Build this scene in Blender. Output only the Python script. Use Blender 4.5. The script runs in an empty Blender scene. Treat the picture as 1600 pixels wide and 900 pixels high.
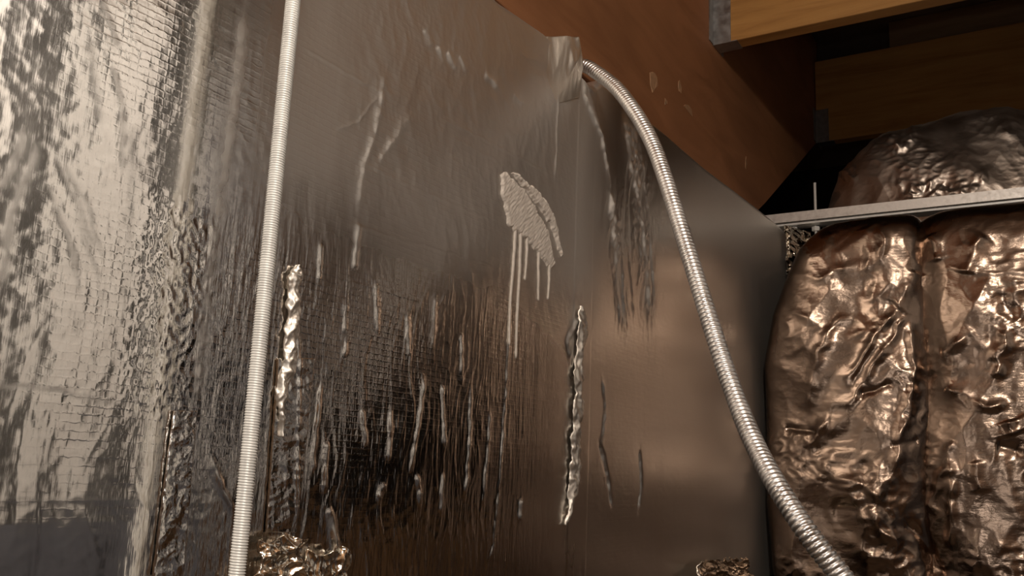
import bpy, bmesh, math
import numpy as np
from mathutils import Matrix, Vector

sc = bpy.context.scene
COL = sc.collection

# ------------------------------------------------------------------ camera, world, light
cam_data = bpy.data.cameras.new('camera')
cam = bpy.data.objects.new('camera', cam_data)
COL.objects.link(cam)
cam_data.sensor_width = 36.0
cam_data.lens = 31.5
cam_data.clip_start = 0.01
R_, U_, F_ = [0.854291, 0.518142, 0.041418], [0.068111, -0.190581, 0.979306], [-0.515313, 0.833791, 0.198103]
cam.matrix_world = Matrix(((R_[0], U_[0], -F_[0], 0.60), (R_[1], U_[1], -F_[1], 0.0), (R_[2], U_[2], -F_[2], 1.30), (0, 0, 0, 1)))
sc.camera = cam

world = bpy.data.worlds.new('world')
sc.world = world
world.use_nodes = True
world.node_tree.nodes['Background'].inputs[0].default_value = (0.30, 0.24, 0.19, 1)
world.node_tree.nodes['Background'].inputs[1].default_value = 0.02

def lamp(name, kind, loc, energy, color, size=0.1, target=None, spot=None):
    d = bpy.data.lights.new(name, kind)
    d.energy = energy
    d.color = color
    if kind in ('POINT', 'SPOT'):
        d.shadow_soft_size = size
    if kind == 'AREA':
        d.size = size
    if spot:
        d.spot_size = spot
        d.spot_blend = 0.6
    o = bpy.data.objects.new(name, d)
    COL.objects.link(o)
    o.location = loc
    if target:
        o.rotation_euler = (Vector(target) - Vector(loc)).to_track_quat('-Z', 'Y').to_euler()
    return o

KEY = (0.78, -0.05, 2.28)
lamp('ceiling_bulb_light', 'POINT', KEY, 34.0, (1.0, 0.90, 0.78), 0.05)
SPOT = (0.62, 0.30, 2.62)
lamp('added_panel_light', 'SPOT', SPOT, 85.0, (1.0, 0.95, 0.90), 0.04, (1.30, 1.12, 1.85), 1.0)  # added spot, out of view, to brighten the panels the foil reflects
lamp('added_camera_light', 'POINT', (0.50, -0.06, 1.38), 4.5, (1.0, 0.93, 0.85), 0.012)  # added light beside the camera for highlights, has no fixture

vs = sc.view_settings
vs.view_transform = 'Standard'
vs.look = 'None'
vs.exposure = 0.12
vs.gamma = 1.0
vs.use_curve_mapping = False

# ------------------------------------------------------------------ measured outlines (metres; duct side: along, up; branch: across, up)
CREASES = [[[[0.3636,1.6353],[0.3745,1.6167],[0.3818,1.6042]],0.0025,0.0022],[[[0.38,1.5902],[0.3899,1.5602],[0.3971,1.5368],[0.3984,1.5089]],0.0025,0.0022],[[[0.3445,1.5064],[0.3597,1.4871],[0.3862,1.4458]],0.002,0.0013],[[[0.3522,1.5041],[0.377,1.4727],[0.3919,1.4422]],0.002,0.0012],[[[0.3405,1.4861],[0.3591,1.4583],[0.3741,1.424]],0.002,0.0012],[[[0.3672,1.47],[0.3882,1.4317],[0.3968,1.4093]],0.002,0.0012],[[[0.356,1.4622],[0.372,1.4377],[0.3807,1.4064]],0.002,0.0011],[[[0.358,1.6012],[0.3679,1.5696],[0.3769,1.5373]],0.003,0.0012],[[[0.3217,1.5175],[0.3172,1.4881],[0.3116,1.4683]],0.003,0.0016],[[[0.3326,1.5071],[0.3242,1.472],[0.319,1.4345]],0.003,0.0016],[[[0.3233,1.449],[0.3229,1.4177],[0.3215,1.4043]],0.003,0.0016],[[[0.469,1.33],[0.4702,1.2953],[0.4686,1.2565],[0.4672,1.2092]],0.002,0.0012],[[[0.512,1.3017],[0.5254,1.2761],[0.5418,1.2552]],0.003,0.002],[[[0.3314,1.3408],[0.358,1.3404],[0.3868,1.3387],[0.4236,1.3353]],0.0016,-0.0018],[[[0.3428,1.2672],[0.3976,1.266],[0.4675,1.2642]],0.0012,0.0007],[[[0.4945,1.3113],[0.5134,1.2914],[0.5265,1.2683]],0.0025,0.0015],[[[0.4948,1.2859],[0.5087,1.2684],[0.5282,1.2554]],0.0025,0.0018],[[[0.4988,1.3269],[0.501,1.2962]],0.002,0.001],[[[0.4939,1.7005],[0.4961,1.6279],[0.4936,1.5501],[0.4923,1.4872],[0.4903,1.4372],[0.4917,1.3785],[0.4904,1.3315]],0.006,0.003],[[[0.4,1.5561],[0.4154,1.4375],[0.4132,1.3879]],0.003,0.0008],[[[1.0573,1.9212],[1.0753,1.8282],[1.0759,1.7012]],0.002,0.0014],[[[0.9697,1.5051],[0.9669,1.4219],[0.9624,1.3097],[0.9516,1.2104],[0.9375,1.1758]],0.002,0.0018],[[[0.6409,1.6049],[0.7183,1.6015],[0.9177,1.6073]],0.0012,0.0006],[[[0.6397,1.5343],[0.7529,1.54],[0.9379,1.5492]],0.0012,0.0006],[[[0.8104,1.7013],[0.9404,1.7089],[1.077,1.714]],0.0012,0.0006],[[[0.5675,1.6871],[0.6509,1.6886],[0.7031,1.6915]],0.0012,0.0006],[[[0.6201,1.6214],[0.6559,1.6447],[0.6824,1.6833]],0.0012,0.0006],[[[0.8119,1.6857],[0.9264,1.6868]],0.0012,0.0006],[[[0.6559,1.4759],[0.7825,1.4795]],0.0012,0.0006],[[[0.7553,1.795],[0.7693,1.7797]],0.004,0.0018],[[[0.7801,1.7862],[0.7959,1.7703]],0.004,0.0018],[[[0.7996,1.7867],[0.8197,1.7722]],0.004,0.0018],[[[0.8248,1.7911],[0.8413,1.778]],0.004,0.0018],[[[0.8808,1.7911],[0.9117,1.7879]],0.004,0.0018],[[[0.9532,1.7919],[0.9771,1.7883]],0.004,0.0018],[[[1.3075,1.9008],[1.3374,1.8135],[1.3806,1.746],[1.4053,1.6719],[1.4311,1.5635]],0.005,0.003],[[[1.256,1.755],[1.2805,1.6436],[1.2963,1.5624],[1.3223,1.5352]],0.005,0.0025],[[[1.377,1.8555],[1.4142,1.7551],[1.4471,1.6118],[1.4428,1.5541]],0.005,0.003],[[[1.3354,1.6561],[1.3602,1.552]],0.004,0.002],[[[1.1388,1.9371],[1.1579,1.8707],[1.224,1.8257],[1.256,1.755]],0.006,0.004],[[[1.1567,1.8915],[1.1973,1.8917]],0.003,0.003],[[[0.6665,1.5515],[0.6668,1.5927],[0.6855,1.6555],[0.6903,1.7085]],0.004,0.0018],[[[0.6904,1.6107],[0.7234,1.6582],[0.7381,1.6824]],0.004,0.0014],[[[0.7934,1.3951],[0.7896,1.3527],[0.7786,1.2943]],0.0026,0.0022],[[[0.8859,1.3974],[0.8893,1.3298],[0.886,1.2637]],0.0026,0.0022],[[[0.7394,1.3558],[0.7409,1.3032]],0.0026,0.0022],[[[0.7902,1.2911],[0.8005,1.2574]],0.0026,0.0022],[[[0.7372,1.2805],[0.7287,1.2646]],0.0026,0.0022],[[[0.8374,1.2919],[0.839,1.25]],0.0026,0.0022],[[[0.6319,1.3717],[0.6298,1.3176],[0.63,1.2883]],0.0026,0.0022],[[[0.647,1.3184],[0.648,1.2739]],0.0026,0.0022],[[[0.8277,1.3915],[0.8396,1.3204]],0.0026,0.0022],[[[0.9306,1.3705],[0.9262,1.256]],0.0026,0.0022],[[[0.6941,1.3523],[0.7032,1.3148]],0.0026,0.0022],[[[1.1626,1.5293],[1.1249,1.4857],[1.1363,1.4595]],0.004,0.004],[[[1.0128,1.2629],[1.0099,1.2376]],0.003,0.004],[[[1.243,1.4433],[1.2566,1.3956],[1.2438,1.337]],0.004,0.003],[[[1.2367,1.3462],[1.2681,1.2995],[1.2863,1.2518]],0.004,-0.005],[[[1.3938,1.3431],[1.4038,1.2812],[1.392,1.2404]],0.004,-0.005],[[[0.6559,1.2591],[0.6658,1.2353],[0.6746,1.2055]],0.004,0.004],[[[0.5954,1.4273],[0.6133,1.2371]],0.002,0.0015],[[[0.6581,1.4568],[0.6628,1.4]],0.0035,0.0016],[[[0.668,1.5384],[0.6656,1.491]],0.0035,0.0016],[[[0.7548,1.4674],[0.7662,1.413]],0.0035,0.0016],[[[0.8055,1.4911],[0.8066,1.4181]],0.0035,0.0016],[[[0.6985,1.4912],[0.7101,1.4326]],0.0035,0.0016],[[[0.8603,1.4552],[0.8685,1.3956]],0.0035,0.0016],[[[0.6158,1.5056],[0.6176,1.4682]],0.0035,0.0016]]
FOLDS = [[[[1.3203,1.9114],[1.3642,1.822],[1.39,1.714],[1.4067,1.6268],[1.4205,1.5395]],0.035,1.0],[[[1.2512,1.7536],[1.2927,1.6464],[1.3227,1.5248]],0.02,1.0]]
MASTIC = [[0.933,1.6645],[0.9291,1.6729],[0.9428,1.6789],[0.9642,1.6749],[0.9844,1.672],[1.0074,1.6625],[1.0389,1.6437],[1.0639,1.627],[1.073,1.604],[1.0818,1.5846],[1.0712,1.5759],[1.0522,1.5846],[1.03,1.594],[1.0085,1.6015],[0.9845,1.6063],[0.9646,1.6083],[0.9532,1.6105],[0.949,1.6232],[0.94,1.6363],[0.9326,1.6497]]
MASTIC_EDGE = [[0.9554,1.6828],[0.9681,1.6885],[0.992,1.6833],[1.031,1.6785],[1.0612,1.6665],[1.0794,1.6497],[1.0907,1.6242],[1.1037,1.6035],[1.098,1.6004],[1.0792,1.6242],[1.063,1.6407],[1.0326,1.6558],[1.0018,1.6681],[0.9757,1.6766]]
DRIPS = [[[0.9737,1.6176],[0.9722,1.5738],[0.9692,1.5304],[0.9679,1.488],[0.9674,1.4547]],[[0.987,1.6166],[0.9881,1.5599],[0.9869,1.4911],[0.9876,1.4408]],[[1.004,1.6165],[1.0049,1.5812],[1.0024,1.5473]],[[1.0368,1.5975],[1.0377,1.5616],[1.0402,1.5263]],[[1.0668,1.586],[1.0668,1.5585],[1.0649,1.5327]]]
STRIP_A = [[0.5835,1.4765],[0.5835,1.4373],[0.5846,1.3901],[0.5819,1.3609],[0.5798,1.3407],[0.5817,1.3199]]
STRIP_B = [[1.1558,1.5397],[1.1642,1.5009],[1.1542,1.4618],[1.1564,1.4248],[1.1529,1.3513],[1.1494,1.2797],[1.1316,1.2277]]
TAPE_LEFT = [[0.4684,1.334],[0.4899,1.3356],[0.4946,1.2072],[0.4672,1.2092]]
TAPE_MID = [[0.5722,1.3886],[0.6179,1.3943],[0.6142,1.236],[0.5778,1.2373]]
CRUMPLE_A = [[0.5591,1.2306],[0.6123,1.2327],[0.6217,1.195],[0.554,1.2002]]
CRUMPLE_B = [[0.6185,1.2213],[0.677,1.2159],[0.6713,1.1883],[0.6164,1.1926]]
CRUMPLE_C = [[1.6189,1.1527],[1.9005,1.1385],[1.9428,1.0932],[1.6191,1.1181]]
FLAP = [[1.0083,1.9038],[1.1168,1.9478],[1.139,1.861],[1.0485,1.8107]]
CONDUIT = [[-0.0025,1.1602,1.9169],[0.021,1.1535,1.905],[0.053,1.1443,1.8758],[0.0949,1.1225,1.8238],[0.1341,1.1017,1.7611],[0.1709,1.0704,1.6857],[0.2003,1.0455,1.6144],[0.2303,1.0216,1.5404],[0.2558,1.0053,1.4736],[0.282,0.9892,1.4078],[0.317,0.9543,1.3426],[0.3533,0.9163,1.2942],[0.3849,0.8974,1.254],[0.4126,0.899,1.2186]]
BR_LEFT = [[0.1304,1.8973],[0.0945,1.8255],[0.06,1.7501],[0.0345,1.6741],[0.0148,1.5828],[0.0044,1.492],[-0.0034,1.3729],[0.0112,1.2571],[0.0273,1.0891]]
BRANCH_CREASES = [[[[0.314,1.671],[0.2583,1.5949],[0.2085,1.5176],[0.1581,1.4323],[0.1215,1.3609]],0.012,0.009000000000000001],[[[0.3332,1.6629],[0.2773,1.573],[0.2139,1.475],[0.1637,1.39]],0.009000000000000001,0.0075],[[[0.2137,1.6765],[0.163,1.6054],[0.1449,1.562],[0.1349,1.504],[0.1138,1.4463]],0.012,0.0075],[[[0.3367,1.6556],[0.3394,1.5435],[0.3307,1.4611],[0.3088,1.3929],[0.2933,1.3252],[0.2666,1.2972]],0.012,0.009000000000000001],[[[0.1687,1.3274],[0.2149,1.3058],[0.2532,1.2832],[0.2785,1.2738]],0.012,0.009000000000000001],[[[0.1946,1.294],[0.2323,1.2418],[0.2438,1.2026]],0.015,0.009000000000000001],[[[0.2393,1.2556],[0.2694,1.2044],[0.3061,1.181]],0.015,0.009000000000000001],[[[0.0659,1.4097],[0.1017,1.4146],[0.1435,1.4038]],0.009000000000000001,-0.0075],[[[0.3011,1.5164],[0.2679,1.5],[0.2277,1.4862]],0.0075,-0.006],[[[0.3794,1.8318],[0.3917,1.7945],[0.3954,1.7655]],0.015,0.0105],[[[0.4906,1.8138],[0.4649,1.788],[0.4497,1.7331]],0.018000000000000002,0.0105],[[[0.3565,1.7543],[0.3282,1.6988],[0.3075,1.6714]],0.018000000000000002,0.0075],[[[0.0284,1.3439],[0.0491,1.2875],[0.0694,1.2322]],0.009000000000000001,0.0075],[[[0.2891,1.379],[0.3403,1.3936]],0.009000000000000001,-0.006],[[[0.3083,1.2332],[0.343,1.1838],[0.3761,1.1232]],0.015,-0.01125],[[[0.3949,1.5016],[0.4422,1.4812],[0.4706,1.4614],[0.5115,1.4679]],0.0105,0.0075],[[[0.5203,1.6128],[0.5059,1.5666],[0.4912,1.5139]],0.015,0.009000000000000001],[[[0.4137,1.395],[0.3863,1.3287],[0.3649,1.2626]],0.012,0.0075],[[[0.3997,1.3553],[0.4004,1.2517],[0.3941,1.1751]],0.012,0.009000000000000001],[[[0.4472,1.3568],[0.4553,1.293]],0.012,0.0075],[[[0.3921,1.5698],[0.4238,1.5893],[0.4614,1.6152]],0.012,0.0075],[[[0.5096,1.4355],[0.5194,1.4099]],0.021,0.015],[[[0.0507,1.7779],[0.1527,1.7473],[0.2377,1.7783]],0.012,0.0045000000000000005],[[[0.0568,1.7003],[0.1638,1.6348]],0.009000000000000001,0.00375],[[[0.4836,1.3835],[0.5283,1.3719]],0.012,-0.0075]]

# ------------------------------------------------------------------ numpy noise
def _hash(ix, iy, seed):
    h = (ix.astype(np.int64) * 374761393 + iy.astype(np.int64) * 668265263 + seed * 974634737) & 0xFFFFFFFF
    h = ((h ^ (h >> 13)) * 1274126177) & 0xFFFFFFFF
    return (h ^ (h >> 16)) & 0xFFFFFFFF

def perlin(x, y, seed=0):
    x0, y0 = np.floor(x), np.floor(y)
    fx, fy = x - x0, y - y0
    u = fx * fx * fx * (fx * (fx * 6 - 15) + 10)
    v = fy * fy * fy * (fy * (fy * 6 - 15) + 10)
    def g(dx, dy):
        a = _hash(x0 + dx, y0 + dy, seed) * (2 * np.pi / 4294967296.0)
        return np.cos(a) * (fx - dx) + np.sin(a) * (fy - dy)
    return ((g(0, 0) * (1 - u) + g(1, 0) * u) * (1 - v) + (g(0, 1) * (1 - u) + g(1, 1) * u) * v) * 1.5

def ridged(x, y, seed=0, octaves=3):
    s, a, t = 0.0, 1.0, 0.0
    for k in range(octaves):
        s = s + a * (1 - np.abs(perlin(x * 2 ** k + 7.3 * k, y * 2 ** k, seed + k)) * 2)
        t += a
        a *= 0.5
    return s / t

def smooth(a, b, x):
    t = np.clip((x - a) / (b - a), 0, 1)
    return t * t * (3 - 2 * t)

def box_mask(Y, Z, y0, y1, z0, z1, s):
    return smooth(y0 - s, y0 + s, Y) * (1 - smooth(y1 - s, y1 + s, Y)) * smooth(z0 - s, z0 + s, Z) * (1 - smooth(z1 - s, z1 + s, Z))

def crease_field(Y, Z, creases, jit=0.5, seed=50, gain=None, mod=90):
    H = np.zeros_like(Y)
    jf = 60 if mod > 50 else 28
    jy = perlin(Y * jf, Z * jf, seed) * jit * 0.004
    jz = perlin(Y * jf, Z * jf, seed + 1) * jit * 0.004
    for pl, w, h in creases:
        p = np.array(pl)
        if gain is not None:
            h = h * (gain if p[:, 0].mean() < 0.52 else 1.0)
        pad = w * 4 + 0.004
        lo, hi = p.min(0) - pad, p.max(0) + pad
        m = (Y > lo[0]) & (Y < hi[0]) & (Z > lo[1]) & (Z < hi[1])
        if not m.any():
            continue
        y, z = Y[m] + jy[m], Z[m] + jz[m]
        best = np.full(y.shape, 1e9)
        along = np.zeros(y.shape)
        seg = np.linalg.norm(np.diff(p, axis=0), axis=1)
        L = seg.sum()
        s0 = 0.0
        for (a, b, l) in zip(p[:-1], p[1:], seg):
            d = (b - a) / l
            t = np.clip((y - a[0]) * d[0] + (z - a[1]) * d[1], 0, l)
            q = np.hypot(y - a[0] - d[0] * t, z - a[1] - d[1] * t)
            c = q < best
            best = np.where(c, q, best)
            along = np.where(c, (s0 + t) / L, along)
            s0 += l
        fade = smooth(0, 0.12, along) * (1 - smooth(0.88, 1.0, along)) * 0.8 + 0.2
        H[m] += h * np.exp(-(best / w) ** 1.5) * fade * (0.75 + 0.5 * perlin(y * mod, z * mod, seed + 2))
    return H

# ------------------------------------------------------------------ object helpers
def tag(o, label=None, cat=None, group=None, kind=None):
    for k, v in (('label', label), ('category', cat), ('group', group), ('kind', kind)):
        if v:
            o[k] = v
    return o

def link(name, me, mat, parent=None):
    o = bpy.data.objects.new(name, me)
    COL.objects.link(o)
    if mat:
        me.materials.append(mat)
    if parent:
        o.parent = parent
    return o

def mesh_np(name, V, Q, mat, parent=None, smooth_=True, attrs=None):
    V = np.asarray(V, dtype=np.float32)
    Q = np.asarray(Q, dtype=np.int32)
    n = Q.shape[1]
    me = bpy.data.meshes.new(name)
    me.vertices.add(len(V))
    me.vertices.foreach_set('co', V.ravel())
    me.loops.add(Q.size)
    me.loops.foreach_set('vertex_index', Q.ravel())
    me.polygons.add(len(Q))
    me.polygons.foreach_set('loop_start', np.arange(0, Q.size, n, dtype=np.int32))
    me.polygons.foreach_set('loop_total', np.full(len(Q), n, dtype=np.int32))
    me.polygons.foreach_set('use_smooth', np.full(len(Q), smooth_))
    me.update(calc_edges=True)
    me.validate()
    for k, a in (attrs or {}).items():
        at = me.attributes.new(k, 'FLOAT', 'POINT')
        at.data.foreach_set('value', np.asarray(a, dtype=np.float32).ravel())
    return link(name, me, mat, parent)

def grid_quads(nu, nv, wrap=False, off=0):
    i = np.arange(nu if wrap else nu - 1)
    j = np.arange(nv - 1)
    I, J = np.meshgrid(i, j, indexing='ij')
    I2 = (I + 1) % nu
    return np.stack([I * nv + J, I2 * nv + J, I2 * nv + J + 1, I * nv + J + 1], -1).reshape(-1, 4) + off

def sheet(name, P, normal_off, mat, parent=None, attrs=None):
    """A grid of points P[nu,nv,3] given thickness along normal_off (vector), closed at its rim."""
    nu, nv = P.shape[:2]
    A = P.reshape(-1, 3)
    Bk = A + np.asarray(normal_off)
    n = nu * nv
    Q = [grid_quads(nu, nv), grid_quads(nu, nv)[:, ::-1] + n]
    rim = [i * nv for i in range(nu)] + [(nu - 1) * nv + j for j in range(1, nv)] + [i * nv + nv - 1 for i in range(nu - 2, -1, -1)] + [j for j in range(nv - 2, 0, -1)]
    r = np.array(rim)
    r2 = np.roll(r, -1)
    Q.append(np.stack([r2, r, r + n, r2 + n], -1))
    return mesh_np(name, np.vstack([A, Bk]), np.vstack(Q), mat, parent, True, attrs)

def box(name, lo, hi, mat, parent=None, bevel=0.0):
    bm = bmesh.new()
    bmesh.ops.create_cube(bm, size=1)
    for v in bm.verts:
        v.co = Vector([(lo[k] + hi[k]) / 2 + v.co[k] * (hi[k] - lo[k]) for k in range(3)])
    if bevel:
        bmesh.ops.bevel(bm, geom=bm.edges[:], offset=bevel, segments=2, affect='EDGES', profile=0.5)
    me = bpy.data.meshes.new(name)
    bm.to_mesh(me)
    bm.free()
    return link(name, me, mat, parent)

def prism(name, poly, axis, a, b, mat, parent=None, bevel=0.0):
    """poly (two other axes in order) extruded along axis from a to b."""
    bm = bmesh.new()
    def pt(p, t):
        c = list(p)
        c.insert(axis, t)
        return c
    va = [bm.verts.new(pt(p, a)) for p in poly]
    vb = [bm.verts.new(pt(p, b)) for p in poly]
    bm.faces.new(va)
    bm.faces.new(vb[::-1])
    for i in range(len(poly)):
        j = (i + 1) % len(poly)
        bm.faces.new((va[j], va[i], vb[i], vb[j]))
    bmesh.ops.recalc_face_normals(bm, faces=bm.faces[:])
    if bevel:
        bmesh.ops.bevel(bm, geom=bm.edges[:], offset=bevel, segments=2, affect='EDGES', profile=0.5)
    me = bpy.data.meshes.new(name)
    bm.to_mesh(me)
    bm.free()
    return link(name, me, mat, parent)

def empty(name, loc):
    o = bpy.data.objects.new(name, None)
    o.empty_display_size = 0.05
    COL.objects.link(o)
    o.location = loc
    return o

def adopt(parent, *kids):
    """children were modelled in world space: parent them without moving them"""
    for k in kids:
        k.parent = parent
        k.matrix_parent_inverse = Matrix.Translation(-parent.location)

def spline(P, n):
    P = np.asarray(P, float)
    d = np.r_[0, np.cumsum(np.linalg.norm(np.diff(P, axis=0), axis=1))]
    m = np.gradient(P, d, axis=0)
    t = np.linspace(0, d[-1], n)
    k = np.clip(np.searchsorted(d, t, side='right') - 1, 0, len(P) - 2)
    h = (d[k + 1] - d[k])[:, None]
    s = ((t - d[k]) / (d[k + 1] - d[k]))[:, None]
    return ((2*s**3-3*s**2+1)*P[k] + (s**3-2*s**2+s)*h*m[k] + (-2*s**3+3*s**2)*P[k+1] + (s**3-s**2)*h*m[k+1]), t

def tube(name, C, r, mat, parent=None, seg=16, twist=None, flat=None):
    """swept tube; r(t_index array, angle) -> radius"""
    n = len(C)
    T = np.gradient(C, axis=0)
    T /= np.linalg.norm(T, axis=1)[:, None]
    N = np.zeros_like(C)
    ref = np.array([1.0, 0, 0]) if abs(T[0][0]) < 0.8 else np.array([0, 1.0, 0])
    v = ref - T[0] * ref.dot(T[0])
    for i in range(n):
        v = v - T[i] * v.dot(T[i])
        v /= np.linalg.norm(v)
        N[i] = v
    Bn = np.cross(T, N)
    a = np.linspace(0, 2 * np.pi, seg, endpoint=False)
    I, A = np.meshgrid(np.arange(n), a, indexing='ij')
    Rr = r(I, A)
    off = N[:, None] * (np.cos(A) * Rr)[..., None] + Bn[:, None] * (np.sin(A) * Rr)[..., None]
    if flat is not None:
        off = off * np.asarray(flat)
    V = (C[:, None] + off)                      # n, seg
    V2 = V.transpose(1, 0, 2).reshape(-1, 3)     # seg-major, wrap in seg
    Q = grid_quads(seg, n, wrap=True)
    V2 = np.vstack([V2, C[:1], C[-1:]])
    c0, c1 = seg * n, seg * n + 1
    s = np.arange(seg)
    s2 = (s + 1) % seg
    cap0 = np.stack([s2 * n, s * n, np.full(seg, c0), np.full(seg, c0)], -1)
    me_q = np.vstack([Q])
    o = mesh_np(name, V2, me_q, mat, parent)
    bm = bmesh.new()
    bm.from_mesh(o.data)
    bm.verts.ensure_lookup_table()
    for k in range(seg):
        k2 = (k + 1) % seg
        bm.faces.new((bm.verts[k2 * n], bm.verts[k * n], bm.verts[c0]))
        bm.faces.new((bm.verts[k * n + n - 1], bm.verts[k2 * n + n - 1], bm.verts[c1]))
    bmesh.ops.recalc_face_normals(bm, faces=bm.faces[:])
    bm.to_mesh(o.data)
    bm.free()
    return o

# ------------------------------------------------------------------ materials
def new_mat(name):
    m = bpy.data.materials.new(name)
    m.use_nodes = True
    nt = m.node_tree
    return m, nt, nt.nodes['Principled BSDF']

def N(nt, kind, **kw):
    n = nt.nodes.new(kind)
    for k, v in kw.items():
        if k in n.inputs:
            n.inputs[k].default_value = v
        else:
            setattr(n, k, v)
    return n

def mapped(nt, scale, rot=(0, 0, 0)):
    tc = N(nt, 'ShaderNodeTexCoord')
    mp = N(nt, 'ShaderNodeMapping')
    mp.inputs['Scale'].default_value = scale
    mp.inputs['Rotation'].default_value = rot
    nt.links.new(tc.outputs['Object'], mp.inputs['Vector'])
    return mp.outputs['Vector']

def ramp(nt, fac, stops):
    r = N(nt, 'ShaderNodeValToRGB')
    e = r.color_ramp.elements
    while len(e) < len(stops):
        e.new(0.5)
    for el, (p, c) in zip(e, stops):
        el.position = p
        el.color = c if len(c) == 4 else (*c, 1)
    nt.links.new(fac, r.inputs['Fac'])
    return r.outputs['Color']

def math_(nt, op, a, b=None):
    n = N(nt, 'ShaderNodeMath', operation=op)
    for i, v in enumerate((a, b)):
        if v is None:
            continue
        if isinstance(v, (int, float)):
            n.inputs[i].default_value = v
        else:
            nt.links.new(v, n.inputs[i])
    return n.outputs[0]

def foil_material(name, base=(0.80, 0.77, 0.73), rough=0.2, scrim=1.0, crinkle=1.0, use_attr=False, crinkle_scale=(60, 130, 45), rot=(0, 0, 0)):
    m, nt, b = new_mat(name)
    b.inputs['Metallic'].default_value = 1.0
    b.inputs['Base Color'].default_value = (*base, 1)
    v1 = mapped(nt, (1, 1, 1))
    # reinforcing threads under the foil: two crossed sets of bands
    wy = N(nt, 'ShaderNodeTexWave', wave_type='BANDS', bands_direction='Y', wave_profile='SIN', Scale=38.0, Distortion=1.2)
    wy.inputs['Detail Scale'].default_value = 3.0
    wz = N(nt, 'ShaderNodeTexWave', wave_type='BANDS', bands_direction='Z', wave_profile='SIN', Scale=52.0, Distortion=1.6)
    wz.inputs['Detail Scale'].default_value = 3.0
    for w in (wy, wz):
        nt.links.new(v1, w.inputs['Vector'])
    py = math_(nt, 'POWER', wy.outputs['Fac'], 8.0)
    pz = math_(nt, 'POWER', wz.outputs['Fac'], 8.0)
    sc_ = math_(nt, 'MAXIMUM', math_(nt, 'MULTIPLY', py, 0.35), pz)
    nm = N(nt, 'ShaderNodeTexNoise', Scale=5.0, Detail=3.0)
    nt.links.new(v1, nm.inputs['Vector'])
    msk = ramp(nt, nm.outputs['Fac'], [(0.35, (0.15, 0.15, 0.15)), (0.65, (1, 1, 1))])
    sc_ = math_(nt, 'MULTIPLY', sc_, msk)
    sc_ = math_(nt, 'MULTIPLY', sc_, 0.00016 * scrim)
    # fine crinkle
    nz = N(nt, 'ShaderNodeTexNoise', Scale=1.0, Detail=4.0, Roughness=0.6)
    nt.links.new(mapped(nt, crinkle_scale, rot), nz.inputs['Vector'])
    cr = math_(nt, 'MULTIPLY', nz.outputs['Fac'], 0.0016 * crinkle)
    if use_attr:
        at = N(nt, 'ShaderNodeAttribute', attribute_name='crinkle')
        sm = N(nt, 'ShaderNodeAttribute', attribute_name='scrim')
        cr = math_(nt, 'MULTIPLY', cr, at.outputs['Fac'])
        sc_ = math_(nt, 'MULTIPLY', sc_, sm.outputs['Fac'])
    h = math_(nt, 'ADD', sc_, cr)
    bp = N(nt, 'ShaderNodeBump', Strength=1.0, Distance=1.0)
    nt.links.new(h, bp.inputs['Height'])
    nt.links.new(bp.outputs['Normal'], b.inputs['Normal'])
    nr = N(nt, 'ShaderNodeTexNoise', Scale=1.0, Detail=2.0)
    nt.links.new(mapped(nt, (14, 30, 8)), nr.inputs['Vector'])
    rr = math_(nt, 'MULTIPLY', math_(nt, 'ADD', nr.outputs['Fac'], 0.5), rough)
    if use_attr:
        ga = N(nt, 'ShaderNodeAttribute', attribute_name='haze')
        rr = math_(nt, 'ADD', rr, ga.outputs['Fac'])
    nt.links.new(rr, b.inputs['Roughness'])
    return m

def wood_material(name, c0, c1, c2, stretch, rough=0.65, bump=0.0006):
    m, nt, b = new_mat(name)
    n1 = N(nt, 'ShaderNodeTexNoise', Scale=1.0, Detail=5.0, Roughness=0.6, Distortion=0.6)
    nt.links.new(mapped(nt, stretch), n1.inputs['Vector'])
    n2 = N(nt, 'ShaderNodeTexNoise', Scale=2.2, Detail=3.0)
    nt.links.new(mapped(nt, (1, 1, 1)), n2.inputs['Vector'])
    col = ramp(nt, n1.outputs['Fac'], [(0.3, c0), (0.5, c1), (0.72, c2)])
    mx = N(nt, 'ShaderNodeMix', data_type='RGBA', blend_type='MULTIPLY')
    mx.inputs[0].default_value = 0.5
    nt.links.new(col, mx.inputs[6])
    nt.links.new(ramp(nt, n2.outputs['Fac'], [(0.3, (0.55, 0.5, 0.48)), (0.7, (1.2, 1.15, 1.1))]), mx.inputs[7])
    nt.links.new(mx.outputs[2], b.inputs['Base Color'])
    b.inputs['Roughness'].default_value = rough
    bp = N(nt, 'ShaderNodeBump', Strength=0.6, Distance=bump * 5)
    nt.links.new(n1.outputs['Fac'], bp.inputs['Height'])
    nt.links.new(bp.outputs['Normal'], b.inputs['Normal'])
    return m

def plain(name, c, rough=0.6, metal=0.0, noise=0.15, scale=20):
    m, nt, b = new_mat(name)
    n = N(nt, 'ShaderNodeTexNoise', Scale=float(scale), Detail=4.0)
    nt.links.new(mapped(nt, (1, 1, 1)), n.inputs['Vector'])
    lo = tuple(x * (1 - noise) for x in c)
    hi = tuple(min(1, x * (1 + noise)) for x in c)
    nt.links.new(ramp(nt, n.outputs['Fac'], [(0.3, lo), (0.7, hi)]), b.inputs['Base Color'])
    b.inputs['Metallic'].default_value = metal
    nt.links.new(math_(nt, 'MULTIPLY', math_(nt, 'ADD', n.outputs['Fac'], 0.5), rough), b.inputs['Roughness'])
    return m

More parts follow.
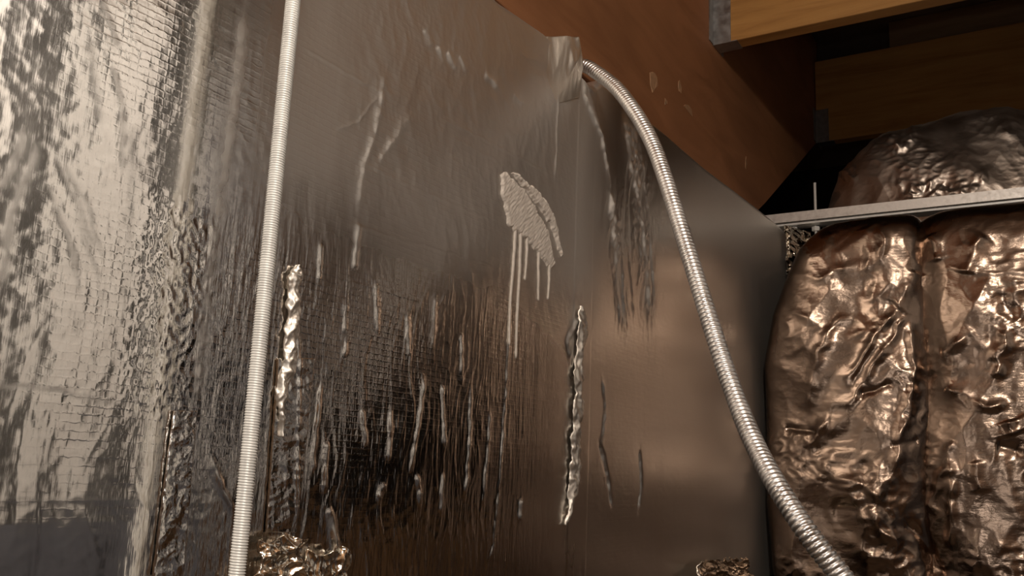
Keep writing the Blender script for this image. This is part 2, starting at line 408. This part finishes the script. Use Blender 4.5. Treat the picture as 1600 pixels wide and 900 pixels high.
M_FOIL = foil_material('duct_foil', rough=0.08, scrim=1.0, crinkle=1.0, use_attr=True, crinkle_scale=(30, 95, 14))
M_TAPE = foil_material('foil_tape', base=(0.84, 0.82, 0.79), rough=0.16, scrim=0.0, crinkle=0.6, crinkle_scale=(40, 70, 35))
M_CRUMPLE = foil_material('crumpled_foil_skin', base=(0.86, 0.80, 0.70), rough=0.14, scrim=0.0, crinkle=0.6)
M_FLAP = foil_material('flap_foil', base=(0.84, 0.78, 0.70), rough=0.50, scrim=0.0, crinkle=0.8, crinkle_scale=(40, 90, 30))
M_BRANCH = foil_material('reflection_brown_foil', base=(0.285, 0.21, 0.163), rough=0.25, scrim=0.2, crinkle=0.5, crinkle_scale=(45, 45, 70))  # silver foil with the brown of its reflections painted into the base
M_DOME = foil_material('dome_foil', base=(0.80, 0.69, 0.60), rough=0.42, scrim=0.0, crinkle=0.6, crinkle_scale=(40, 40, 50))  # lighter copy of the same foil, spared the branch's reflected-brown darkening
M_STRIP = foil_material('strip_foil', base=(0.88, 0.83, 0.76), rough=0.5, scrim=0.0, crinkle=0.6, crinkle_scale=(60, 60, 60))
M_BEAM = wood_material('beam_wood', (0.26, 0.11, 0.045), (0.33, 0.145, 0.062), (0.39, 0.175, 0.08), (20, 3, 14))
M_JOIST = wood_material('joist_wood', (0.36, 0.17, 0.045), (0.50, 0.26, 0.075), (0.58, 0.32, 0.10), (2.5, 18, 30))
M_BOARD = wood_material('board_wood', (0.20, 0.12, 0.06), (0.28, 0.18, 0.09), (0.33, 0.21, 0.12), (2.5, 18, 30))
M_DARKWOOD = wood_material('old_plywood', (0.15, 0.08, 0.035), (0.21, 0.115, 0.05), (0.27, 0.15, 0.07), (4, 4, 14))
M_WEATHERED = wood_material('weathered_plywood', (0.19, 0.145, 0.115), (0.25, 0.195, 0.155), (0.30, 0.24, 0.19), (4, 4, 14))
M_ZINC = plain('zinc_plated_steel', (0.93, 0.93, 0.90), 0.42, 0.30, 0.06, 60)
M_CONDUIT = plain('bright_steel', (0.82, 0.81, 0.80), 0.38, 1.0, 0.08, 40)
M_STRUT = plain('galvanised_steel', (0.80, 0.76, 0.72), 0.5, 1.0, 0.12, 90)
M_HANGER = plain('galvanised_hanger', (0.42, 0.42, 0.42), 0.5, 1.0, 0.2, 60)
M_MASTIC = plain('grey_mastic', (0.66, 0.60, 0.54), 0.55, 0.0, 0.10, 150)
M_CHIP = plain('bare_wood_chip', (0.42, 0.24, 0.13), 0.7, 0.0, 0.2, 80)
M_CONCRETE = plain('concrete_floor', (0.22, 0.16, 0.11), 0.8, 0.0, 0.25, 6)
M_BLOCK = plain('dark_masonry', (0.03, 0.025, 0.02), 0.9, 0.0, 0.3, 8)
M_WHITE = plain('white_plaster', (0.80, 0.76, 0.70), 0.8, 0.0, 0.05, 5)
M_GREY = plain('grey_plaster', (0.13, 0.13, 0.145), 0.8, 0.0, 0.15, 5)
M_DARK = plain('dark_paint', (0.06, 0.048, 0.04), 0.7, 0.0, 0.2, 5)

# ------------------------------------------------------------------ the room
S = lambda o, lab=None: tag(o, kind='structure')
S(box('floor', (-1.2, -2.2, -0.1), (1.75, 4.6, 0.0), M_CONCRETE))
S(box('ceiling', (-1.2, -2.2, 2.90), (1.75, 4.6, 3.0), M_WEATHERED))
S(box('wall_left', (-1.3, -2.2, 0.0), (-1.2, 4.6, 2.9), M_BLOCK))
S(box('wall_back', (-1.2, 4.6, 0.0), (1.75, 4.7, 2.9), M_BLOCK))
S(box('wall_front', (-1.2, -2.3, 0.0), (1.75, -2.2, 2.9), M_DARKWOOD))
wr = S(box('wall_right', (1.75, -2.2, 0.0), (1.85, 4.6, 2.9), M_BLOCK))
XW = 1.30
def panel(name, y0, y1, z0, z1, mat, t=0.03):
    o = box(name, (XW, y0, z0), (XW + t, y1, z1), mat, None, 0.002)
    o.parent = wr
    return o
panel('plaster_panel', 0.84, 0.965, 1.20, 2.895, M_WHITE)
panel('plaster_panel', 1.118, 1.285, 1.20, 2.895, M_WHITE)
panel('batten', 1.46, 1.515, 1.00, 2.895, M_WHITE)
panel('grey_panel', 1.55, 1.70, 1.00, 2.895, M_GREY)
panel('plywood_panel', 1.72, 4.55, 1.57, 2.895, M_WEATHERED)
panel('plywood_panel', -1.5, 0.80, 0.001, 1.13, M_DARKWOOD)
panel('grey_panel', 0.805, 1.74, 0.001, 1.17, M_GREY)
panel('plywood_panel', 1.745, 3.2, 0.001, 1.13, M_DARKWOOD)
panel('plaster_panel', -1.5, 0.50, 1.20, 2.895, M_DARKWOOD)

# ------------------------------------------------------------------ the large foil duct
TOP_Y = np.array([-0.7, 0.5, 0.91, 1.03, 1.095, 1.115, 1.195, 1.22, 1.375, 1.70, 2.10, 2.44])
TOP_Z = np.array([1.90, 1.90, 1.908, 1.920, 1.921, 1.901, 1.901, 1.924, 1.930, 1.933, 1.952, 1.958])
BOT = 1.085

def duct_height(Y, Z, fine=True):
    """outward relief of the duct's side, metres"""
    H = 0.0024 * perlin(Y * 3.2, Z * 1.1, 3) + 0.0006 * perlin(Y * 9, Z * 2.2, 4)
    H = H + 0.0002 * perlin(Y * 26, Z * 5, 5)
    crk = 0.05 + 0.5 * box_mask(Y, Z, 0.56, 0.93, 1.0, 1.50, 0.07) + 0.06 * box_mask(Y, Z, 0.0, 0.5, 1.0, 1.35, 0.06)
    crk = crk * (1 - 0.6 * smooth(1.5, 1.9, Y))
    wr_ = ridged(Y * 55 + 1.5 * perlin(Y * 12, Z * 9, 19), Z * 9, 9, 3)
    H = H + 0.0011 * crk * np.clip(wr_, 0, 1) ** 2.2
    cz = box_mask(Y, Z, 0.425, 0.485, 1.33, 1.50, 0.015) + 0.35 * box_mask(Y, Z, 0.46, 0.54, 1.05, 1.48, 0.03)
    H = H + 0.0006 * cz * ridged(Y * 90, Z * 80, 12, 3)
    H = H + 0.00012 * ridged(Y * 38, Z * 60, 15, 2) * (1 - smooth(1.5, 1.9, Y))
    # raised tape bands
    H = H + 0.0006 * box_mask(Y, Z, 1.142, 1.20, 0.9, 2.2, 0.001)
    H = H + crease_field(Y, Z, CREASES, gain=0.06)
    H = H + 0.0007 * box_mask(Y, Z, 0.66, 1.16, 1.52, 1.90, 0.05) * ridged(Y * 34 + Z * 10, Z * 22 - Y * 6, 35, 3)
    low = box_mask(Y, Z, 0.1, 0.42, 0.9, 1.32, 0.05)
    H = H + 0.0009 * low * perlin(Y * 24, Z * 3, 36) + 0.0014 * low * perlin(Y * 5, Z * 9, 37)
    fold = np.clip(crease_field(Y, Z, FOLDS, 0.3, 250), 0, 1.2)
    H = H + 0.0060 * fold * ridged(Y * 42 + perlin(Y * 8, Z * 10, 29), Z * 6, 28, 2)
    return H

ys = [-0.7]
while ys[-1] < 2.44:
    y = ys[-1]
    ys.append(y + (0.012 if y < 0.1 else 0.0013 if y < 0.9 else 0.0013 + 0.0020 * (y - 0.9)))
ys = np.array(ys)
ys[-1] = 2.44
nz = 520
top = np.interp(ys, TOP_Y, TOP_Z)
# profile across: side face, rolled top edge, then back over the top
tt = np.linspace(0, 1, nz)
Yg = np.repeat(ys[:, None], nz, 1)
Zg = BOT + (top[:, None] - 0.012 - BOT) * tt[None, :]
Hg = duct_height(Yg, Zg)
edge = smooth(0.0, 0.03, Zg - BOT) 
Xg = Hg
crk_attr = 0.05 + 0.50 * box_mask(Yg, Zg, 0.52, 1.05, 1.05, 1.50, 0.06) + 0.2 * box_mask(Yg, Zg, 0.44, 0.54, 1.05, 1.50, 0.03) + 0.02 * smooth(0.5, 0.6, Yg)
scr_attr = 0.07 + 0.4 * box_mask(Yg, Zg, 0.5, 1.15, 1.4, 1.9, 0.05) + 0.5 * box_mask(Yg, Zg, 0.36, 1.05, 1.30, 1.66, 0.05) - 0.3 * smooth(1.1, 1.3, Yg)
haze_attr = 0.03 + 0.02 * smooth(0.5, 0.6, Yg) + 0.18 * smooth(0.9, 1.25, Yg) + 0.20 * smooth(1.4, 2.0, Yg) + 0.30 * box_mask(Yg, Zg, 0.52, 1.22, 1.52, 2.1, 0.08) + 0.25 * np.clip(np.abs(crease_field(Yg, Zg, CREASES)) / 0.003, 0, 1) + 0.22 * np.clip(crease_field(Yg, Zg, FOLDS), 0, 1)
roll_n = 8
a = np.linspace(0, np.pi / 2, roll_n + 1)[1:]
Xr = Hg[:, -1:] - 0.012 + 0.012 * np.cos(a)[None, :]
Zr = Zg[:, -1:] + 0.012 * np.sin(a)[None, :]
back = np.linspace(0, 0.62, 12)[1:]
Xb = Xr[:, -1:] - back[None, :]
Zb = np.repeat(Zr[:, -1:], len(back), 1)
Xall = np.hstack([Xg, Xr, Xb])
Zall = np.hstack([Zg, Zr, Zb])
Yall = np.repeat(ys[:, None], Xall.shape[1], 1)
def ext(A):
    return np.hstack([A, np.repeat(A[:, -1:], Xall.shape[1] - nz, 1)])
duct = empty('foil_wrapped_duct', (-0.3, 1.0, BOT))
tag(duct, 'long rectangular duct wrapped in silver reinforced foil, running away beneath the wooden beam', 'duct')
side = mesh_np('foil_wrap', np.stack([Xall, Yall, Zall], -1).reshape(-1, 3), grid_quads(*Xall.shape), M_FOIL, None, True,
               {'crinkle': ext(crk_attr), 'scrim': ext(scr_attr), 'haze': ext(haze_attr)})
core = box('duct_body', (-0.62, -0.68, BOT + 0.002), (-0.02, 2.435, 1.88), M_TAPE)
adopt(duct, side, core)

def quad_sheet(name, quad, nu, nv, relief, mat, base=0.0015, thick=-0.001, ragged=0.0):
    q = np.array(quad)
    u = np.linspace(0, 1, nu)[:, None, None]
    v = np.linspace(0, 1, nv)[None, :, None]
    P = (q[0] * (1 - u) + q[1] * u) * (1 - v) + (q[3] * (1 - u) + q[2] * u) * v
    Y, Z = P[..., 0].copy(), P[..., 1].copy()
    if ragged:
        Y += ragged * perlin(Y * 40, Z * 40, 71)
        Z += ragged * perlin(Y * 40 + 9, Z * 40, 72)
    X = duct_height(Y, Z) * 0.8 + base + relief(Y, Z)
    o = sheet(name, np.stack([X, Y, Z], -1), (thick, 0, 0), mat)
    adopt(duct, o)
    return o

quad_sheet('tape_strip', TAPE_LEFT, 50, 220, lambda Y, Z: 0.0012 * ridged(Y * 40, Z * 45, 31, 3), M_TAPE, 0.0035, -0.003)
quad_sheet('tape_strip', TAPE_MID, 50, 160, lambda Y, Z: 0.0010 * ridged(Y * 30, Z * 60, 33, 3), M_TAPE, 0.003, -0.0025)
quad_sheet('crumpled_foil', CRUMPLE_A, 90, 80, lambda Y, Z: 0.010 + 0.011 * ridged(Y * 28, Z * 34, 41, 3), M_CRUMPLE, 0.004, -0.003, 0.01)
quad_sheet('crumpled_foil', CRUMPLE_B, 80, 70, lambda Y, Z: 0.008 + 0.010 * ridged(Y * 36, Z * 22, 44, 3), M_CRUMPLE, 0.003, -0.003, 0.008)
quad_sheet('crumpled_foil', CRUMPLE_C, 120, 50, lambda Y, Z: 0.010 + 0.014 * ridged(Y * 16, Z * 40, 47, 3), M_CRUMPLE, 0.006, -0.003, 0.012)

def strip(name, line, w0, seed):
    c, t = spline([[0, y, z] for y, z in line], 160)
    u = np.linspace(-1, 1, 18)
    wob = 1 + 0.45 * perlin(t * 55, t * 0 + 0.5, seed)
    tap = smooth(0, 0.06, t / t[-1]) * 0.7 + 0.3
    tap = tap * (1 - 0.75 * smooth(0.75, 1.0, t / t[-1]))
    W_ = (w0 * wob * tap)[:, None]
    Y = c[:, 1:2] + u[None, :] * W_ + 0.003 * perlin(t * 30, t * 0, seed + 1)[:, None]
    Z = np.repeat(c[:, 2:3], len(u), 1)
    X = duct_height(Y, Z) + 0.002 + 0.004 * (1 - u[None, :] ** 2) + 0.0045 * ridged(Y * 70, Z * 45, seed + 2, 3)
    o = sheet(name, np.stack([X, Y, Z], -1), (-0.0012, 0, 0), M_STRIP)
    adopt(duct, o)
    return o
strip('loose_foil_strip', STRIP_A, 0.0075, 81)
strip('loose_foil_strip', STRIP_B, 0.013, 91)

# torn corner sticking up over the duct's top edge
q = np.array(FLAP)
u = np.linspace(0, 1, 60)[:, None, None]
v = np.linspace(0, 1, 60)[None, :, None]
P = (q[0] * (1 - u) + q[1] * u) * (1 - v) + (q[3] * (1 - u) + q[2] * u) * v
Y, Z = P[..., 0], P[..., 1]
fu, fv = smooth(0, 0.75, np.linspace(0, 1, 60))[:, None], (1 - np.linspace(0, 1, 60) ** 1.5)[None, :]
X = -0.0005 + 0.012 * fu * fv + 0.002 * fu + 0.006 * ridged(Y * 30, Z * 10, 61, 2) * (0.3 + 0.7 * fv) * fu - 0.006 * (fv ** 8)
flap = sheet('corner_flap', np.stack([X, Y, Z], -1), (-0.0012, 0, 0), M_FLAP)
adopt(duct, flap)

# smeared sealing paste with runs
def inside(poly, Y, Z):
    p = np.array(poly)
    c = np.zeros(Y.shape, bool)
    dist = np.full(Y.shape, 1e9)
    for a, b in zip(p, np.roll(p, -1, 0)):
        cond = (a[1] > Z) != (b[1] > Z)
        xi = a[0] + (Z - a[1]) * (b[0] - a[0]) / (b[1] - a[1] + 1e-12)
        c ^= cond & (Y < xi)
        d = b - a
        t = np.clip(((Y - a[0]) * d[0] + (Z - a[1]) * d[1]) / d.dot(d), 0, 1)
        dist = np.minimum(dist, np.hypot(Y - a[0] - d[0] * t, Z - a[1] - d[1] * t))
    return c, dist

def smear(name, poly, thick, parent):
    p = np.array(poly)
    lo, hi = p.min(0) - 0.004, p.max(0) + 0.004
    st = 0.0009
    y = np.arange(lo[0], hi[0], st)
    z = np.arange(lo[1], hi[1], st)
    Y, Z = np.meshgrid(y, z, indexing='ij')
    jy = Y + 0.003 * perlin(Y * 120, Z * 120, 5)
    jz = Z + 0.003 * perlin(Y * 120 + 5, Z * 120, 6)
    c, d = inside(poly, jy, jz)
    H = duct_height(Y, Z)
    X = H + 0.0008 + np.where(c, thick * smooth(0, 0.004, d), -0.0012) + np.where(c, 0.0006 * perlin(Y * 60 + Z * 60, (Y - Z) * 260, 8), 0)
    Q = grid_quads(*Y.shape)
    keep = c.ravel()[Q].any(1)
    Q = Q[keep]
    used, inv = np.unique(Q, return_inverse=True)
    V = np.stack([X, Y, Z], -1).reshape(-1, 3)[used]
    o = mesh_np(name, V, inv.reshape(-1, 4), M_MASTIC)
    return o
mastic = smear('mastic_smear', MASTIC, 0.0020, None)
adopt(duct, mastic)
mastic['label'] = 'matte grey smear of sealing paste with long runs'
sm2 = smear('smear_edge', MASTIC_EDGE, 0.0032, None)
sm2.parent = mastic
sm2.matrix_parent_inverse = Matrix.Identity(4)
for k, d in enumerate(DRIPS):
    c, t = spline([[0, y, z] for y, z in d], 60)
    c[:, 0] = duct_height(c[:, 1], c[:, 2]) + 0.0006
    rad = 0.0030 * (1 - 0.45 * t / t[-1]) * (1 + 0.15 * perlin(t * 200, t * 0 + k, 3))
    rad[-4:] *= np.array([1.2, 1.2, 1.0, 0.5])
    o = tube('drip', c, lambda I, A: rad[I], M_MASTIC, None, 10, flat=(0.55, 1, 1))
    o.parent = mastic
for o in list(mastic.children):
    o.matrix_parent_inverse = mastic.matrix_world.inverted() if False else Matrix.Identity(4)

# ------------------------------------------------------------------ threaded hanger rods
def threaded_rod(x, y, z0, z1, dia, pitch, label, seg=20, rows=3):
    turns = (z1 - z0) / pitch
    n = int(turns * rows * 2) + 1
    C = np.stack([np.full(n, x), np.full(n, y), np.linspace(z0, z1, n)], -1)
    zz = C[:, 2]
    def r(I, A):
        ph = (zz[I] / pitch + A / (2 * np.pi)) % 1.0
        return dia / 2 - 0.09 * dia * np.abs(ph * 2 - 1) ** 1.2
    o = tube('threaded_rod', C, r, M_ZINC, None, seg)
    tag(o, label, 'rod')
    return o
threaded_rod(0.060, 0.497, 1.00, 2.90, 0.0132, 0.0021, 'bright zinc threaded rod hanging in front of the foil duct', 18, 3)
small = threaded_rod(0.075, 2.368, 1.925, 2.085, 0.0075, 0.0020, 'short thin threaded rod standing up through the steel strut by the duct end', 12, 3)

# ------------------------------------------------------------------ flexible conduit
cp = [[-0.062, 1.135, 1.9245], [-0.03, 1.150, 1.9235], [0.004, 1.156, 1.9185]] 
path = cp + CONDUIT[1:]
last = np.array(CONDUIT[-1])
d = last - np.array(CONDUIT[-2])
d /= np.linalg.norm(d)
path = path + [list(last + d * 0.10), list(last + d * 0.2 + np.array([0, 0, -0.06])), list(last + d * 0.28 + np.array([0.02, 0.0, -0.22])), [last[0] + 0.24, last[1] + 0.16, 0.55], [last[0] + 0.26, last[1] + 0.18, 0.012]]
Cc, tc_ = spline(path, 2600)
pitch = 0.0056
def rib(I, A):
    ph = (tc_[I] / pitch + A / (2 * np.pi)) % 1.0
    return 0.0110 - 0.0016 * np.abs(2 * ph - 1) ** 2.2
cond = tube('flexible_conduit', Cc, rib, M_CONDUIT, None, 24)
tag(cond, 'ribbed silver flexible metal conduit curving down from the duct top', 'conduit')

# ------------------------------------------------------------------ wooden beam and joists
beam = empty('wooden_beam', (-0.10, 1.0, 1.985))
tag(beam, 'wide reddish brown wooden beam running above the foil duct', 'beam')
bb = prism('beam_timber', [(-1.0, 1.985), (2.30, 1.985), (2.45, 2.07), (3.10, 2.47), (3.16, 2.56), (3.16, 2.885), (-1.0, 2.885)], 0, -0.14, -0.08, M_BEAM, None, 0.003)
adopt(beam, bb)
def chip(y, z, w, h, s):
    bm = bmesh.new()
    rng = np.random.RandomState(s)
    n = 9
    va, vb = [], []
    for k in range(n):
        a = 2 * math.pi * k / n
        r = 0.35 + 0.8 * rng.rand()
        va.append(bm.verts.new((-0.0795 + 0.0012 * rng.rand(), y + w * r * math.cos(a), z + h * r * math.sin(a))))
        vb.append(bm.verts.new((-0.081, y + w * r * math.cos(a) * 1.1, z + h * r * math.sin(a) * 1.1)))
    bm.faces.new(va)
    for k in range(n):
        bm.faces.new((va[k], vb[k], vb[(k + 1) % n], va[(k + 1) % n]))
    bmesh.ops.recalc_face_normals(bm, faces=bm.faces[:])
    me = bpy.data.meshes.new('wood_chip')
    bm.to_mesh(me)
    bm.free()
    o = link('wood_chip', me, M_CHIP)
    adopt(beam, o)
CHIPS = [[1.6285, 2.0999, 0.022, 0.034], [1.7752, 2.1521, 0.014, 0.03], [1.8278, 2.1189, 0.034, 0.014], [2.2635, 2.1294, 0.012, 0.018], [1.6928, 2.0822, 0.008, 0.008]]
for k, (y, z, w, h) in enumerate(CHIPS):
    chip(y, z, w, h, k)

def hanger(y0, z0, h, wy, x0=-0.079, depth=0.045):
    """U stirrup of folded steel: face plate, two cheeks and a seat"""
    bm = bmesh.new()
    def bx(lo, hi):
        r = bmesh.ops.create_cube(bm, size=1)
        for v in r['verts']:
            v.co = Vector([(lo[k] + hi[k]) / 2 + v.co[k] * (hi[k] - lo[k]) for k in range(3)])
    t = 0.002
    bx((x0, y0 - t, z0), (x0 + depth, y0, z0 + h))
    bx((x0, y0 + wy, z0), (x0 + depth, y0 + wy + t, z0 + h))
    bx((x0, y0 - t, z0 - t), (x0 + depth + 0.015, y0 + wy + t, z0))
    bx((x0 - 0.0005, y0 - 0.03, z0), (x0 + t, y0, z0 + h))
    bx((x0 - 0.0005, y0 + wy, z0), (x0 + t, y0 + wy + 0.03, z0 + h))
    me = bpy.data.meshes.new('joist_hanger')
    bm.to_mesh(me)
    bm.free()
    return link('joist_hanger', me, M_HANGER)

def joist(y0, z0, z1, label, h, x0=-0.077, x1=1.29):
    r = empty('floor_joist', (0.6, y0, z0))
    tag(r, label, 'joist', None)
    t = box('joist_timber', (x0, y0, z0), (x1, y0 + 0.045, z1), M_JOIST, None, 0.003)
    g = hanger(y0, z0, h, 0.045)
    adopt(r, t, g)
    return r
joist(2.0, 2.353, 2.885, 'orange wooden joist at the top of the picture, nearer one, in a steel hanger', 0.22)
joist(3.1, 2.475, 2.782, 'dim brown wooden joist behind the duct dome, farther one, hung on the beam end', 0.12)
bl = box('blocking_board', (0.170, 3.14, 2.785), (1.29, 3.185, 2.897), M_BOARD, None, 0.003)
tag(bl, 'pale brown board resting on the farther joist', 'board')

# ------------------------------------------------------------------ strut channel across the branch
strut = empty('strut_channel', (0.6, 2.36, 1.972))
tag(strut, 'grey galvanised steel strut channel crossing in front of the foil dome', 'strut')
prof = [(2.345, 1.978), (2.345, 2.003), (2.386, 2.003), (2.386, 1.966), (2.378, 1.966), (2.378, 1.998), (2.350, 1.998), (2.350, 1.978)]
ch = prism('channel', prof, 0, -0.40, 1.29, M_STRUT)
lipp = prism('bottom_lip', [(2.338, 1.966), (2.338, 1.971), (2.378, 1.971), (2.378, 1.966)], 0, -0.05, 1.29, M_ZINC)
adopt(strut, ch, lipp)
def nut(x, y, z, r, h):
    bm = bmesh.new()
    bmesh.ops.create_cone(bm, cap_ends=True, segments=6, radius1=r, radius2=r, depth=h)
    bmesh.ops.bevel(bm, geom=bm.edges[:], offset=0.001, segments=2, affect='EDGES')
    bmesh.ops.translate(bm, verts=bm.verts, vec=(x, y, z))
    me = bpy.data.meshes.new('nut')
    bm.to_mesh(me)
    bm.free()
    o = link('nut', me, M_ZINC)
    adopt(strut, o)
nut(0.075, 2.368, 1.957, 0.011, 0.012)
nut(0.020, 2.36, 1.960, 0.010, 0.010)

# ------------------------------------------------------------------ branch duct wrapped in foil
branch = empty('insulated_branch_duct', (0.4, 2.4, 0.0))
tag(branch, 'bulging foil wrapped branch duct with reflected brown painted into its colour and a rounded dome top', 'duct')

def relief(A, Bc, seed, creases=None, amp=1.0):
    h = 0.012 * perlin(A * 6, Bc * 4, seed) + 0.006 * smooth(0.0, 0.6, perlin(A * 6, Bc * 5, seed + 12)) * ridged(A * 15, Bc * 13, seed + 14, 2) + amp * (0.0065 * ridged(A * 7, Bc * 5, seed + 1, 2) + 0.0005 * ridged(A * 30, Bc * 34, seed + 4, 2))
    m = smooth(0.1, 0.5, perlin(A * 5, Bc * 5, seed + 9) + 0.1)
    h = h + 0.0028 * m * ridged(A * 22, Bc * 26, seed + 6, 2)
    if creases:
        h = h + crease_field(A, Bc, creases, 1.2, 150, None, 30)
    return h

def pillow(name, xl, xr, z0, z1, ymid, depth, seed, nt_=300, nzz=420, p=3.8, creases=None):
    z = np.linspace(z0, z1, nzz)
    t = np.linspace(0, np.pi, nt_)
    cs, sn = np.cos(t), np.sin(t)
    s = -np.sign(cs) * np.abs(cs) ** (2 / p)
    f = np.abs(sn) ** (2 / p)
    L, Rr = xl(z), xr(z)
    k = np.clip((z - (z1 - 0.10)) / 0.10, 0, 1)
    cap = np.sqrt(np.clip(1 - k ** 2.4, 0.0009, 1))
    xc, hw = (L + Rr) / 2, (Rr - L) / 2
    hwk = hw * (0.55 + 0.45 * cap)
    X = xc[None, :] + s[:, None] * hwk[None, :]
    Y = ymid - (depth * cap)[None, :] * f[:, None]
    Z = np.repeat(z[None, :], nt_, 0)
    h = relief(X, Z, seed, creases) * (f[:, None] ** 0.7)
    Y = Y - h
    X = X + 0.25 * h * s[:, None]
    P = np.stack([X, Y, Z], -1)
    n = nt_ * nzz
    V = P.reshape(-1, 3)
    Bk = V.copy()[np.r_[np.arange(nzz), np.arange(n - nzz, n)]]
    Bk[:, 1] = ymid + 0.4
    Q = [grid_quads(nt_, nzz)]
    j = np.arange(nzz - 1)
    a0, b0 = n, n + nzz
    Q.append(np.stack([a0 + j, j, j + 1, a0 + j + 1], -1))
    e = n - nzz
    Q.append(np.stack([e + j, b0 + j, b0 + j + 1, e + j + 1], -1))
    Q.append(np.stack([b0 + j, a0 + j, a0 + j + 1, b0 + j + 1], -1))
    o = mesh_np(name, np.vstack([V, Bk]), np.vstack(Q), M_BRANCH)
    adopt(branch, o)
    return o
bl_ = np.array(BR_LEFT)[::-1]
xl1 = lambda z: np.maximum(np.interp(z, bl_[:, 1], bl_[:, 0]), 0.012)
seam = lambda z: 0.352 + 0.006 * np.sin(z * 9) - 0.012 * (1.6 - z)
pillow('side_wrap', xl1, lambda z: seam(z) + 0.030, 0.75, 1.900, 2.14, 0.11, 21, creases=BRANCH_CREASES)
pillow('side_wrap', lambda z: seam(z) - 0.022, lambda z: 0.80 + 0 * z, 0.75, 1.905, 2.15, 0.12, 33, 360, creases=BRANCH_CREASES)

# rounded dome above the strut
nu, nv = 420, 300
th = np.linspace(0, np.pi, nu)                   # left to right over the top
w = np.linspace(0, 1, nv)                        # from the front's middle outwards, then back along
p = 2.35
cx, rx, zc, rz = 0.405, 0.382, 1.94, 0.385
front = np.clip(w / 0.7, 0, 1)
rr = np.sin(front * np.pi / 2) ** 0.8
yy = 2.66 - 0.19 * np.cos(front * np.pi / 2) ** 0.9
yy = np.where(w > 0.7, 2.66 + (w - 0.7) / 0.3 * 0.4, yy)
cs, sn = np.cos(th), np.sin(th)
ex = -np.sign(cs) * np.abs(cs) ** (2 / p)
ez = np.abs(sn) ** (2 / p)
Xd = cx + rx * ex[:, None] * rr[None, :]
Zd = zc + rz * ez[:, None] * rr[None, :]
Yd = np.repeat(yy[None, :], nu, 0)
hd = relief(Xd + Yd * 0.4, Zd + Yd * 0.5, 55, None, 1.1) - 0.008 + 0.009 * smooth(0.15, 0.5, perlin(Xd * 9, Zd * 9, 91)) * ridged(Xd * 20, Zd * 22, 92, 2)
Yd = Yd - hd * np.cos(front * np.pi / 2)[None, :]
Xd = Xd + hd * ex[:, None] * np.sin(front * np.pi / 2)[None, :]
Zd = Zd + hd * ez[:, None] * np.sin(front * np.pi / 2)[None, :]
dome = mesh_np('upper_wrap', np.stack([Xd, Yd, Zd], -1).reshape(-1, 3), grid_quads(nu, nv)[:, ::-1], M_DOME)
adopt(branch, dome)
# taped joint where the branch meets the duct
A = np.linspace(0, 1, 60)[:, None]
Bv = np.linspace(0, 1, 50)[None, :]
Xc = 0.012 + 0.045 * A + 0 * Bv
Zc = 1.955 - 0.13 * Bv + 0 * A
Yc = 2.30 + 0.10 * A + 0.02 * Bv - 0.022 * ridged(Xc * 45, Zc * 40, 77, 3)
tj = sheet('joint_tape', np.stack([Xc, Yc, Zc], -1), (0, 0.002, 0), M_CRUMPLE)
adopt(branch, tj)

# ------------------------------------------------------------------ added lamp and shade, out of view, to brighten the reflected plaster
clip = empty('added_panel_lamp', SPOT)
tag(clip, 'added metal shaded lamp out of view, put in to brighten the white plaster panels', 'lamp')
aim = (Vector((1.30, 1.10, 1.85)) - Vector(SPOT)).normalized()
ax = np.array(aim)
sc_n = 14
shade_c = np.array(SPOT)[None, :] * 0 + np.linspace(-0.10, 0.03, sc_n)[:, None] * ax[None, :]
shade_r = np.linspace(0.025, 0.075, sc_n)
bm = bmesh.new()
q_ = Vector(ax).to_track_quat('Z', 'Y')
rings = []
for k in list(range(sc_n)) + list(range(sc_n - 1, -1, -1)):
    inner = len(rings) >= sc_n
    rad_ = shade_r[k] - (0.002 if inner else 0)
    rings.append([bm.verts.new(Vector(shade_c[k]) + q_ @ Vector((rad_ * math.cos(2 * math.pi * i / 24), rad_ * math.sin(2 * math.pi * i / 24), 0))) for i in range(24)])
for a_, b_ in zip(rings[:-1], rings[1:]):
    for i in range(24):
        bm.faces.new((a_[i], a_[(i + 1) % 24], b_[(i + 1) % 24], b_[i]))
me = bpy.data.meshes.new('added_lamp_shade')
bm.to_mesh(me)
bm.free()
link('added_lamp_shade', me, M_HANGER, clip)
tube('cord', np.array([Vector(shade_c[0]) * (1 - k / 9) + Vector((0, 0, 2.9 - SPOT[2])) * (k / 9) for k in range(10)]), lambda I, A: 0.005 + 0 * A, M_DARK, clip, 8)

# ------------------------------------------------------------------ the bulb overhead
bulb = empty('ceiling_bulb', KEY)
tag(bulb, 'bare bulb in a white lampholder hanging from the ceiling behind the viewer', 'lamp')
m, nt, b = new_mat('bulb_glass')
b.inputs['Emission Color'].default_value = (1.0, 0.86, 0.70, 1)
b.inputs['Emission Strength'].default_value = 6.0
ang = np.linspace(0, np.pi, 24)
bm = bmesh.new()
bmesh.ops.create_uvsphere(bm, u_segments=24, v_segments=16, radius=0.03)
for vtx in bm.verts:
    if vtx.co.z > 0:
        vtx.co.z *= 1.6
        vtx.co.x *= 1 - 0.5 * vtx.co.z / 0.05
        vtx.co.y *= 1 - 0.5 * vtx.co.z / 0.05
me = bpy.data.meshes.new('glass_bulb')
bm.to_mesh(me)
bm.free()
g = link('glass_bulb', me, m, bulb)
g.location = (0, 0, 0.09)
hold = tube('lampholder', np.array([[0, 0, 0.13 + 0.01 * k] for k in range(6)]), lambda I, A: 0.02 + 0 * A, M_WHITE, bulb, 16)
wire = tube('cord', np.array([[0, 0, 0.18 + (2.9 - KEY[2] - 0.18) * k / 9] for k in range(10)]), lambda I, A: 0.004 + 0 * A, M_DARK, bulb, 8)
